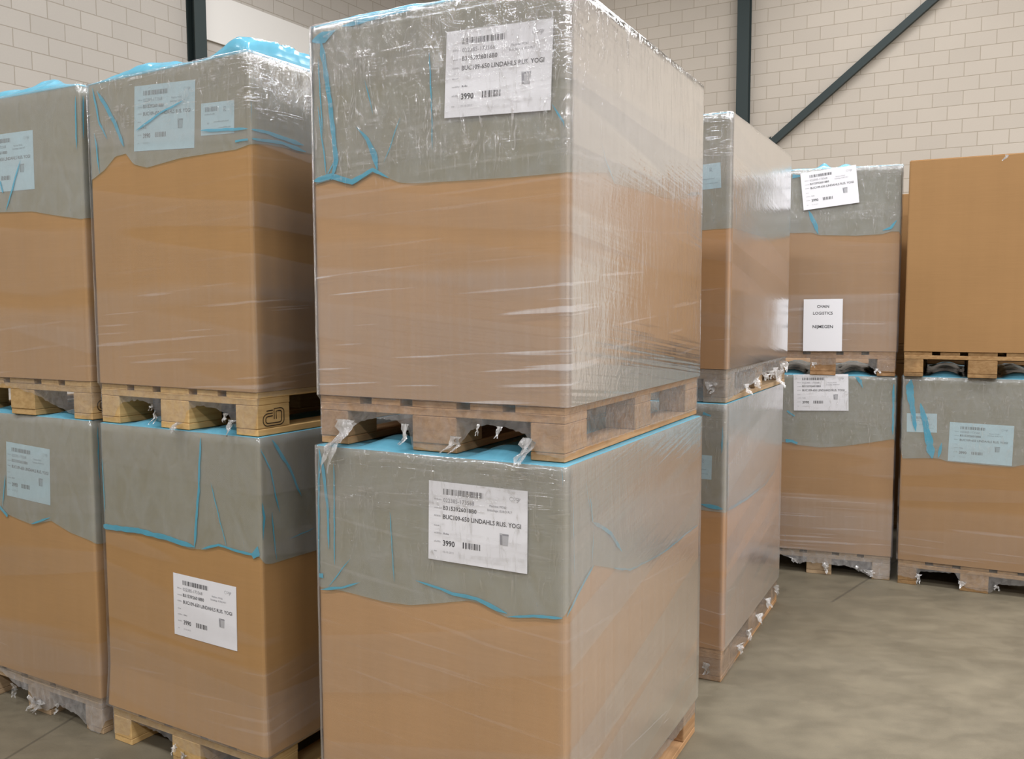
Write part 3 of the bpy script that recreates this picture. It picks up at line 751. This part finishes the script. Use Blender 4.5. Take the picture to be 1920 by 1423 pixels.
def tuft(v, f, uvs, base, down, width, length, rnd, out, turns=7, push=0.02, floor=False):
    """a torn rag of film: a crumpled tapering ribbon hanging from base"""
    p = Vector(base); side = Vector(down[0]).normalized(); n = Vector(out)
    for lay in range(2):
        k0 = len(v); q = p.copy() + n * 0.003 * lay
        for i in range(turns + 1):
            k = i / turns
            wv = width * (1 - 0.85 * k) * rnd.uniform(0.55, 1.25)
            a = rnd.uniform(-0.9, 0.9)
            d = side * math.cos(a) + n * abs(math.sin(a)) * 0.8
            for s in (-0.5, -0.17, 0.17, 0.5):
                r = q + d * (wv * s) + n * (0.006 * rnd.random() + 0.002)
                r += n * push * min(1, max(0, (0.03 - r.z) / 0.025))
                if floor: r.z = max(r.z, 0.003)
                v.append(tuple(r)); uvs.append((k, s))
            q = q + Vector((0, 0, -length / turns)) + side * rnd.uniform(-0.2, 0.2) * width + n * rnd.uniform(-0.001, 0.004)
        for i in range(turns):
            for j in range(3):
                a = k0 + i * 4 + j; f.append((a, a + 1, a + 5, a + 4))

def sheet_rows(ld, zfun, NR, offfun, n=72):
    """rows of points round the load; zfun(k, face, t) -> z; corners rounded"""
    ring = ld.ring(0, None, n); rows, uv = [], []
    for i in range(NR + 1):
        k = i / NR; pts = []
        for (fc, t, u) in ring:
            z = zfun(k, fc, t); pts.append((offfun(k, fc, t, u, z), u, z, fc))
        row = []; m = len(pts)
        for j, (p, u, z, fc) in enumerate(pts):
            row.append((p, u, z)); q = pts[(j + 1) % m]
            if q[3] != fc:
                pa, pb_ = p, q[0]
                c = (pb_[0], pa[1]) if abs(pa[0]) < abs(pb_[0]) else (pa[0], pb_[1])
                for kk in (0.3, 0.7):
                    row.append((((1-kk)**2*pa[0]+2*kk*(1-kk)*c[0]+kk*kk*pb_[0], (1-kk)**2*pa[1]+2*kk*(1-kk)*c[1]+kk*kk*pb_[1], (1-kk)*pa[2]+kk*pb_[2]), u + 0.008 * kk, z))
        rows.append([r[0] for r in row]); uv.append([(r[1], r[2]) for r in row])
    return rows, uv

def film(ld, root, mat, lip=False):
    """stretch film round the carton"""
    ztop, zlow = ld.z1 + 0.0045, ld.z0 - 0.0005
    rows, uv = sheet_rows(ld, lambda k, fc, t: ztop + (zlow - ztop) * k, 40,
        lambda k, fc, t, u, z: ld.face(fc, t, z, 0.0090 + 0.0010 * nz(ld, u * 0.6, z * 2.2, 9, 9) * min(1, (1 - k) * 8)))
    if lip:
        rows.insert(0, [(p[0] * 0.985, p[1] * 0.99, p[2] + 0.006) for p in rows[0]]); uv.insert(0, uv[0])
    v = [p for r in rows for p in r]; uvs = [p for r in uv for p in r]
    f = [q[::-1] for q in grid_rows(rows)]
    return mesh_obj('stretch_film', v, f, mat, root, None, True, uvs)

def skirt(ld, root, mat, tufts=(), dflt=0.05, no_side=False):
    """the torn lower edge of the film, round the pallet's flanks"""
    sk = SKIRT.get(ld.key, {}); zt = 0.1432
    def bz(fc, t):
        b = interp(sk[fc], t, dflt) if fc in ('F', 'S') and sk.get(fc) else dflt
        if no_side and fc == 'S': b = 0.128
        b += 0.006 * nz(ld, t, 0, 60) + 0.003 * nz(ld, t, 3, 160)
        return min(max(b, 0.004), 0.14)
    def pos(k, fc, t, u, z):
        w_ = min(1, k / 0.12)
        o = 0.0088 * (1 - w_) + w_ * (0.0032 + 0.0014 * (1 + nz(ld, u, z, 26, 4))) 
        hx_ = HX * (1 - w_) + 0.4 * w_; hy_ = HY * (1 - w_) + 0.6 * w_
        tt = t * (hx_ / HX if fc in 'FB' else hy_ / HY)
        return {'F': (tt, -hy_ - o, z), 'S': (hx_ + o, tt, z), 'B': (-tt, hy_ + o, z), 'L': (-hx_ - o, -tt, z)}[fc]
    rows, uv = sheet_rows(ld, lambda k, fc, t: zt + (bz(fc, t) - zt) * k, 9, pos, 90)
    v = [p for r in rows for p in r]; uvs = [p for r in uv for p in r]
    f = [q[::-1] for q in grid_rows(rows)]; midx = [0] * len(f)
    rnd = random.Random(int(ld.sd * 10))
    for (fc, t, z, wd, L) in tufts:
        base = {'F': (t, -0.606, z), 'S': (0.406, t, z)}[fc]
        side = {'F': (1, 0, 0), 'S': (0, 1, 0)}[fc]; out = {'F': (0, -1, 0), 'S': (1, 0, 0)}[fc]
        n0 = len(f); tuft(v, f, uvs, base, (side,), wd, L, rnd, out, push=0.056 if ld.key == 'C1' else 0.024, floor=ld.key[1] == '0'); midx += [1] * (len(f) - n0)
    return mesh_obj('torn_film', v, f, [mat, M_BUNCH], root, midx, True, uvs)

# ---- stickers
def text_mesh(body, height, bold=0.0, width=None):
    cu = bpy.data.curves.new('t', 'FONT'); cu.body = body; cu.size = 1.0; cu.offset = bold; cu.resolution_u = 2
    o = bpy.data.objects.new('t', cu); C.objects.link(o)
    bpy.context.view_layer.update()
    dg = bpy.context.evaluated_depsgraph_get()
    me = bpy.data.meshes.new_from_object(o.evaluated_get(dg))
    v = [(p.co.x, p.co.y) for p in me.vertices]; f = [tuple(p.vertices) for p in me.polygons]
    bpy.data.objects.remove(o); bpy.data.curves.remove(cu); bpy.data.meshes.remove(me)
    x0 = min(p[0] for p in v); x1 = max(p[0] for p in v)
    s = height / 0.70
    sx = s if width is None else width / (x1 - x0)
    return [((p[0] - x0) * sx, p[1] * s) for p in v], f

def bars(x, y, w_, h_, n, seed):
    rnd = random.Random(seed); v, f = [], []
    ws = [rnd.choice((1, 1, 2, 3)) for _ in range(2 * n - 1)]
    u_ = w_ / sum(ws); c = x
    for i, k in enumerate(ws):
        if i % 2 == 0:
            b = len(v); v += [(c, y), (c + k * u_, y), (c + k * u_, y + h_), (c, y + h_)]; f.append((b, b+1, b+2, b+3))
        c += k * u_
    return v, f

def dashes(x, y, w_, h_, seed):
    rnd = random.Random(seed); v, f = [], []; c = x
    while c < x + w_:
        k = min(rnd.uniform(0.4, 0.9) * h_, x + w_ - c); b = len(v)
        hh = h_ * rnd.choice((0.6, 0.6, 0.9))
        v += [(c, y), (c + k, y), (c + k, y + hh), (c, y + hh)]; f.append((b, b+1, b+2, b+3)); c += k + h_ * 0.3
    return v, f

_cache = {}
def sheet_art(kind):
    """list of (verts, faces, material index) in metres, origin at the sheet's centre"""
    if kind in _cache: return _cache[kind]
    A = []
    if kind == 'stock':
        W_, H_ = 0.300, 0.212
        def at(vf, u, vv, mi, nm='printed_text'):
            A.append(([(p[0] - W_/2 + u * W_, p[1] + H_/2 - vv * H_) for p in vf[0]], vf[1], mi, nm))
        at(bars(0, 0, 0.415 * W_, 0.075 * H_, 34, 5), 0.150, 0.148, 0, 'barcode#1')
        at(text_mesh('022385-173568', 0.052 * H_, 0.0, 0.325 * W_), 0.150, 0.245, 1, 'printed_text#1')
        at(text_mesh('B3153926018B0', 0.052 * H_, 0.012, 0.350 * W_), 0.150, 0.345, 0, 'printed_text#2')
        at(text_mesh('BUC109-650 LINDAHLS RUS. YOGI', 0.056 * H_, 0.012, 0.795 * W_), 0.150, 0.462, 0, 'printed_text#3')
        at(text_mesh('3990', 0.070 * H_, 0.020, 0.125 * W_), 0.150, 0.812, 0, 'printed_text#4')
        at(bars(0, 0, 0.180 * W_, 0.078 * H_, 13, 11), 0.360, 0.812, 0, 'barcode#2')
        at(text_mesh('10-10-2013', 0.026 * H_, 0.0, 0.115 * W_), 0.150, 0.905, 2, 'printed_text#5')
        at(text_mesh('Machine: MO62', 0.028 * H_, 0.0, 0.17 * W_), 0.63, 0.235, 1, 'printed_text#6')
        at(text_mesh('Emballage: EURO PLT', 0.028 * H_, 0.0, 0.245 * W_), 0.61, 0.290, 1, 'printed_text#7')
        for i, vv in enumerate((0.225, 0.335, 0.440, 0.565, 0.665, 0.775, 0.90)):
            at(dashes(0, 0, (0.075, 0.085, 0.07, 0.055, 0.08, 0.07, 0.03)[i] * W_, 0.022 * H_, i + 3), 0.055, vv, 2, 'small_print#x%d' % i)
        at(dashes(0, 0, 0.055 * W_, 0.024 * H_, 19), 0.155, 0.665, 1, 'small_print#2')
        # small round-letter logo top right
        lw = 0.0011
        at(stroke2d(arc(0.007, 0.0, 0.0055, 0.0050, 35, 325, 14), lw), 0.825, 0.105, 2, 'logo')
        at(stroke2d(arc(0.016, 0.001, 0.003, 0.0032, 0, 330, 10), lw), 0.825, 0.105, 2, 'logo')
        at(stroke2d(arc(0.0235, 0.001, 0.003, 0.0032, 20, 360, 10) + [(0.0265, -0.006), (0.023, -0.0075)], lw), 0.825, 0.105, 1, 'logo')
        at(stroke2d([(0.029, 0.005), (0.029, -0.004), (0.033, 0.003)], lw * 1.3), 0.825, 0.105, 1, 'logo')
        # picture of a cup
        def cup(x0, x1, mi, y0=0.0, y1=1.0):
            cw, chh = 0.090 * W_, 0.150 * H_
            def X(u_, yy): return (0.5 + (u_ - 0.5) * (0.82 + 0.18 * yy)) * cw
            A.append(([(X(x0, y0) - W_/2 + 0.735*W_, y0*chh + H_/2 - 0.70*H_), (X(x1, y0) - W_/2 + 0.735*W_, y0*chh + H_/2 - 0.70*H_),
                       (X(x1, y1) - W_/2 + 0.735*W_, y1*chh + H_/2 - 0.70*H_), (X(x0, y1) - W_/2 + 0.735*W_, y1*chh + H_/2 - 0.70*H_)], [(0, 1, 2, 3)], mi, 'cup_picture'))
        cup(0.0, 0.28, 1, 0.02, 0.86); cup(0.28, 1.0, 2, 0.0, 0.82); cup(0.0, 0.30, 2, 0.86, 1.0); cup(0.30, 1.0, 1, 0.82, 0.97)
    elif kind == 'small':
        W_, H_ = 0.152, 0.104
        def at(vf, u, vv, mi, nm='printed_text'):
            A.append(([(p[0] - W_/2 + u * W_, p[1] + H_/2 - vv * H_) for p in vf[0]], vf[1], mi, nm))
        at(bars(0, 0, 0.38 * W_, 0.14 * H_, 16, 8), 0.12, 0.28, 1, 'barcode')
        at(dashes(0, 0, 0.30 * W_, 0.05 * H_, 2), 0.12, 0.38, 2, 'small_print#3')
        at(stroke2d([(0, 0), (0, 0.016), (0.007, 0.015), (0.008, 0.010), (0.001, 0.008), (0.010, 0.0)], 0.0022), 0.70, 0.32, 1, 'logo')
        at(dashes(0, 0, 0.45 * W_, 0.05 * H_, 6), 0.40, 0.62, 2, 'small_print#4')
        at(dashes(0, 0, 0.06 * W_, 0.09 * H_, 7), 0.20, 0.66, 2, 'small_print#5')
        at(dashes(0, 0, 0.35 * W_, 0.04 * H_, 9), 0.55, 0.80, 2, 'small_print#6')
    else:
        H_ = 0.309
        def at(vf, vv, mi, nm):
            x1 = max(p[0] for p in vf[0])
            A.append(([(p[0] - x1/2 + 0.0, p[1] + H_/2 - vv * H_) for p in vf[0]], vf[1], mi, nm))
        at(text_mesh('CHAIN', 0.0165, 0.012, 0.068), 0.165, 0, 'printed_text#8')
        at(text_mesh('LOGISTICS', 0.0165, 0.008, 0.110), 0.295, 0, 'printed_text#9')
        at(text_mesh('NIJMEGEN', 0.0175, 0.012, 0.114), 0.555, 0, 'printed_text#10')
    _cache[kind] = A
    return A

def sticker(ld, root, kind, fc, cx, cz, w_, h_, ang, off, label=None):
    ca, sa = math.cos(ang), math.sin(ang)
    def mp(a, b, o): return ld.face(fc, cx + a * ca - b * sa, cz + a * sa + b * ca, o)
    v, f = [], []
    nx, ny = 8, 6
    for o_ in (off + 0.0004, off):
        for j in range(ny + 1):
            for i in range(nx + 1):
                v.append(mp((i / nx - 0.5) * w_, (j / ny - 0.5) * h_, o_))
    m = (nx + 1) * (ny + 1)
    for j in range(ny):
        for i in range(nx):
            a = j * (nx + 1) + i; f.append((a, a + 1, a + nx + 2, a + nx + 1)); f.append((m + a, m + a + nx + 1, m + a + nx + 2, m + a + 1))
    o = mesh_obj('paper_label', v, f, M_PAPER, root)
    if label: o['label'] = label
    parts = {}
    for pi, (vv, ff, k, nm) in enumerate(sheet_art(kind)):
        v, f, mi = parts.setdefault(nm, ([], [], []))
        b = len(v); v += [mp(p[0], p[1], off + 0.0009) for p in vv]; f += [tuple(b + i for i in q) for q in ff]; mi += [k] * len(ff)
    for nm, (v, f, mi) in parts.items():
        mesh_obj(nm.split('#')[0], v, f, [M_INK, M_INK2, M_INK3], o, mi)
    return o

# ------------------------------------------------------------------ the twelve loads
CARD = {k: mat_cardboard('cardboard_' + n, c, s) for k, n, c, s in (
    ('A', 'warm', (0.44, 0.247, 0.093), 1.0), ('B', 'brown', (0.44, 0.25, 0.098), 2.0), ('C', 'tan', (0.48, 0.280, 0.128), 3.0),
    ('D', 'rust', (0.49, 0.265, 0.115), 4.0), ('E', 'plain_dim', (0.38, 0.222, 0.104), 5.0), ('F', 'raw_dim', (0.36, 0.205, 0.087), 6.0))}  # E, F darkened: weaker light at the right is put into their colour
FILM = {
 #               seed lay base low  high strk crum rough zl   zh   tilt  cz side sidehaze
 'A0': mat_film('film_smooth_low', 1.0, 1.3, 0.01, 0.05, 0.01, 0.12, 0.0, 0.20, 0.42, 1.3, 0.10, 0.8),
 'A1': mat_film('film_smooth_high', 2.0, 1.2, 0.015, 0.04, 0.03, 0.30, 0.50, 0.16, 0.50, 0.98, 0.10, 1.0, 4.0, 0.0, 1.6),
 'B0': mat_film('film_dull_low', 3.0, 1.3, 0.02, 0.06, 0.02, 0.15, 0.0, 0.22, 0.34, 1.3, -0.1, 0.8),
 'B1': mat_film('film_dull_high', 4.0, 1.4, 0.02, 0.06, 0.03, 0.15, 0.0, 0.22, 0.40, 1.10, 0.14, 0.8),
 'C0': mat_film('film_taut_low', 5.0, 1.5, 0.04, 0.03, 0.03, 0.70, 0.35, 0.15, 0.30, 1.06, -0.16, 0.84, 3.6, 0.13),
 'C1': mat_film('film_crumpled_high', 6.0, 1.8, 0.045, 0.10, 0.05, 0.80, 1.5, 0.11, 0.52, 1.06, 0.10, 0.74, 5.0, 0.26, 0.12),
 'D0': mat_film('film_thin_low', 7.0, 1.2, 0.01, 0.06, 0.05, 0.30, 0.30, 0.17, 0.45, 1.08, -0.2, 0.72, 2.8, 0.28),
 'D1': mat_film('film_thin_high', 8.0, 1.2, 0.01, 0.03, 0.03, 0.30, 0.40, 0.16, 0.45, 1.00, 0.16, 0.72, 7.0, 0.28),
 'E0': mat_film('film_heavy_low', 9.0, 1.4, 0.02, 0.10, 0.02, 0.35, 0.6, 0.17, 0.48, 1.2, 0.03, 0.78),
 'E1': mat_film('film_heavy_high', 10.0, 1.5, 0.03, 0.10, 0.02, 0.35, 0.6, 0.16, 0.52, 1.2, 0.02, 0.82),
 'F0': mat_film('film_light_low', 11.0, 1.1, 0.01, 0.04, 0.01, 0.20, 0.5, 0.18, 0.42, 1.2, -0.05, 0.76),
}
SK_CLEAR = mat_skirt('film_clear_skirt', 0.10, 1.5)
SK_MID = mat_skirt('film_glossy_skirt', 0.13, 2.5)
SK_DULL = mat_skirt('film_dull_skirt', 0.27, 3.0)
SKM = {'A0': SK_CLEAR, 'A1': SK_CLEAR, 'B1': SK_CLEAR, 'B0': SK_DULL, 'C0': SK_MID, 'C1': SK_MID, 'D0': SK_MID, 'D1': SK_DULL, 'E0': SK_DULL, 'E1': SK_MID, 'F0': SK_MID}
LUMPS = {
 'A1': ((-0.17, -0.50, 0.060, 0.14, 0.12), (0.05, -0.42, 0.050, 0.16, 0.14), (0.34, -0.50, 0.075, 0.10, 0.13), (0.37, -0.30, 0.055, 0.10, 0.2), (0.0, 0.1, 0.07, 0.3, 0.3)),
 'B1': ((-0.10, -0.50, 0.055, 0.13, 0.10), (0.10, -0.48, 0.060, 0.13, 0.10), (0.25, -0.50, 0.035, 0.12, 0.10)),
 'C1': ((-0.25, -0.52, 0.022, 0.15, 0.10), (0.0, -0.5, 0.030, 0.2, 0.1), (0.2, 0.0, 0.02, 0.2, 0.4)),
 'D1': ((0.1, -0.4, 0.02, 0.2, 0.2),),
 'E1': ((-0.02, -0.52, 0.050, 0.035, 0.06), (0.10, -0.53, 0.030, 0.05, 0.06), (-0.15, -0.5, 0.02, 0.1, 0.1)),
}
TUFTS = {
 'C1': (('F', -0.305, 0.075, 0.055, 0.150), ('F', -0.285, 0.075, 0.050, 0.060), ('F', -0.085, 0.075, 0.030, 0.055), ('F', 0.075, 0.050, 0.040, 0.040), ('F', 0.150, 0.088, 0.012, 0.030), ('F', 0.215, 0.085, 0.020, 0.030), ('F', 0.300, 0.060, 0.050, 0.065), ('F', -0.315, 0.030, 0.03, 0.05)),
 'A1': (('F', -0.085, 0.060, 0.028, 0.045), ('F', 0.045, 0.026, 0.050, 0.035), ('F', 0.300, 0.050, 0.040, 0.050), ('F', 0.27, 0.07, 0.03, 0.03), ('F', -0.10, 0.080, 0.02, 0.02)),
 'B1': (),
 'B0': (('F', -0.150, 0.085, 0.08, 0.05), ('F', -0.02, 0.060, 0.09, 0.045), ('F', 0.04, 0.06, 0.07, 0.045), ('F', 0.15, 0.07, 0.04, 0.03)),
 'A0': (('F', -0.035, 0.075, 0.03, 0.03), ('F', 0.005, 0.055, 0.05, 0.05)),
 'D1': (('S', -0.30, 0.060, 0.05, 0.05), ('S', -0.10, 0.075, 0.07, 0.05), ('S', 0.06, 0.09, 0.06, 0.04), ('S', 0.18, 0.09, 0.07, 0.04), ('S', 0.36, 0.08, 0.07, 0.09), ('S', 0.46, 0.115, 0.05, 0.05), ('S', 0.55, 0.12, 0.05, 0.06), ('S', 0.30, 0.10, 0.05, 0.05), ('F', 0.34, 0.09, 0.05, 0.05)),
 'D0': (('S', -0.30, 0.07, 0.06, 0.04), ('S', -0.12, 0.08, 0.05, 0.05), ('S', 0.10, 0.09, 0.06, 0.05), ('S', 0.30, 0.11, 0.06, 0.05), ('S', 0.50, 0.12, 0.06, 0.05), ('F', 0.34, 0.08, 0.04, 0.05)),
 'E0': (('F', -0.155, 0.092, 0.05, 0.03), ('F', 0.035, 0.076, 0.055, 0.062), ('F', 0.275, 0.055, 0.06, 0.035), ('F', 0.22, 0.075, 0.04, 0.03)),
 'E1': (('F', -0.05, 0.075, 0.03, 0.03), ('F', 0.30, 0.045, 0.03, 0.03)),
 'F0': (('F', -0.285, 0.07, 0.03, 0.05), ('F', -0.06, 0.060, 0.04, 0.04), ('F', 0.11, 0.06, 0.03, 0.03)),
}
DESC = {
 'B0': ('film-wrapped brown cardboard box with blue liner at the left edge, lower of its stack', 'grey film-covered wooden pallet on the floor at the far left'),
 'B1': ('film-wrapped brown cardboard box at the left edge, upper of its stack', 'pale wooden pallet between the two leftmost boxes'),
 'A0': ('brown cardboard box with white printed sheet on bare cardboard below its blue liner', 'clean yellow pallet on the floor under the second stack from the left'),
 'A1': ('upper box of second stack from left, blue film bulging over its top', 'clean yellow pallet with black oval mark on its corner block, in mid-stack'),
 'C0': ('large nearest cardboard box at the bottom centre with crisp white printed sheet', 'wooden pallet under the nearest central box, mostly below the frame'),
 'C1': ('tallest nearest cardboard box, crumpled silvery film over its blue liner', 'wooden pallet with torn film between the two nearest central boxes'),
 'D0': ('narrowly seen lower box behind the central stack, its film torn near the floor', 'film-covered pallet on the floor right of the central stack'),
 'D1': ('narrowly seen upper box behind the central stack, pale film on its side', 'pallet wrapped in ragged white film just behind the central stack'),
 'E0': ('lower box of the stack left of the bare box, white sheet at its top', 'film-wrapped pallet on the floor under the stack left of the bare box'),
 'E1': ('upper box at right carrying a tilted label and a portrait address sheet', 'pallet with red-brown blocks under the box with the portrait address sheet'),
 'F0': ('lower box at the right edge with two bluish labels side by side', 'pallet on the floor at the right edge under the box with two labels'),
 'F1': ('bare unwrapped brown cardboard box on top at the right edge', 'brown pallet under the bare unwrapped box at the right edge'),
}
WK = {'A0': 'A', 'A1': 'A', 'B0': 'D', 'B1': 'B', 'C0': 'C', 'C1': 'C', 'D0': 'C', 'D1': 'D', 'E0': 'D', 'E1': 'C', 'F0': 'F', 'F1': 'F'}
for key in ('A0', 'A1', 'B0', 'B1', 'C0', 'C1', 'D0', 'D1', 'E0', 'E1', 'F0', 'F1'):
    ld = Load(key, {'C': 0.008, 'E': 0.004}.get(key[0], 0.005), 0.012 if key == 'A0' else 0.0)
    zb = 0.0 if key[1] == '0' else 0.144 + LOADS[key[0] + '0'][3]
    pal = pallet(key, ld.x, ld.y, zb, ld.rz, DESC[key][1], WK[key], mark=key in ('A1', 'B1'))
    root = empty('cardboard_box', (ld.x, ld.y, zb), ld.rz)
    tag(root, DESC[key][0], 'box', 'large cardboard boxes stacked on pallets')
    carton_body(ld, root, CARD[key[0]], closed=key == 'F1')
    if key == 'F1':
        v, f = stroke2d([(0.055, ld.z1 - 0.030), (0.075, ld.z1 - 0.012), (0.078, ld.z1)], [0.006, 0.012, 0.02])
        mesh_obj('tape_scrap', [ld.face('F', a, b, 0.001) for a, b in v], f, M_BUNCH, root)
        continue
    liner(ld, root, LUMPS.get(key, ()), gaps=key[1] == '0')
    film(ld, root, FILM[key], lip=key[1] == '1')
    skirt(ld, pal, SKM[key], TUFTS.get(key, ()), no_side=key[0] == 'A')
    under = key in ('A1', 'B1', 'B0', 'D1', 'D0', 'F0')
    for i, (fc, cx, cz, w_, h_, ang) in enumerate(LABEL[key]):
        kind = 'stock'
        if key == 'B1': cx, w_ = -0.008, 0.305
        if key == 'D1': cx, w_, kind = 0.290, 0.152, 'small'
        if key == 'D0': cx, w_, kind = 0.273, 0.152, 'small'
        if key in ('A1', 'F0') and i == 1: kind = 'small'
        if key == 'E1' and i == 1: kind = 'address'
        off = 0.0010 if under else 0.0066
        if key == 'E1': off = 0.0135
        if key == 'A0': off = 0.0012
        sticker(ld, root, kind, fc, cx, cz, w_, h_, ang, off)

# bare boxes added behind the right-hand stacks to darken gap and fork openings
for key, src, bx, by, plab, blab in (
        ('G0', 'E0', 2.35, 7.07, 'added pallet on the floor behind the stack with the portrait address sheet', 'added lower bare box behind the stack with the portrait address sheet, darkening its fork openings'),
        ('H0', 'E0', 3.51, 6.55, 'added pallet on the floor behind the two right-hand stacks, in their gap', 'added lower bare box darkening the gap between the two right-hand stacks'),
        ('H1', 'E1', 3.51, 6.55, 'added pallet halfway up in the dark gap between the two right-hand stacks', 'added upper bare box darkening the gap between the two right-hand stacks')):
    yaw = -0.42 + math.pi / 2
    LOADS[key] = (bx, by, yaw, LOADS[src][3])
    ld = Load(key); zb = 0.0 if key[1] == '0' else 0.144 + LOADS['E0'][3]
    pallet(key, bx, by, zb, yaw, plab, 'F')
    root = empty('cardboard_box', (bx, by, zb), yaw)
    tag(root, blab, 'box', 'large cardboard boxes stacked on pallets')
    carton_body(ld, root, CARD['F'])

# a scrap of torn film lying on the floor at the left
rnd = random.Random(4)
v, f = [], []
for i in range(9):
    for j in range(4):
        v.append((i * 0.024 + rnd.uniform(-0.006, 0.006), (j - 1.5) * 0.014 * (1.2 - abs(i - 4) * 0.18) + rnd.uniform(-0.004, 0.004), 0.001 + 0.010 * rnd.random() * (0 < i < 8)))
for i in range(8):
    for j in range(3):
        a = i * 4 + j; f.append((a, a + 4, a + 5, a + 1))
o = mesh_obj('film_scrap', v, f, M_BUNCH, smooth=True)
o.location = (-1.62, 2.98, 0); o.rotation_euler = (0, 0, 0.5)
tag(o, 'torn clear film scrap lying on the concrete by the leftmost pallet', 'film scrap')
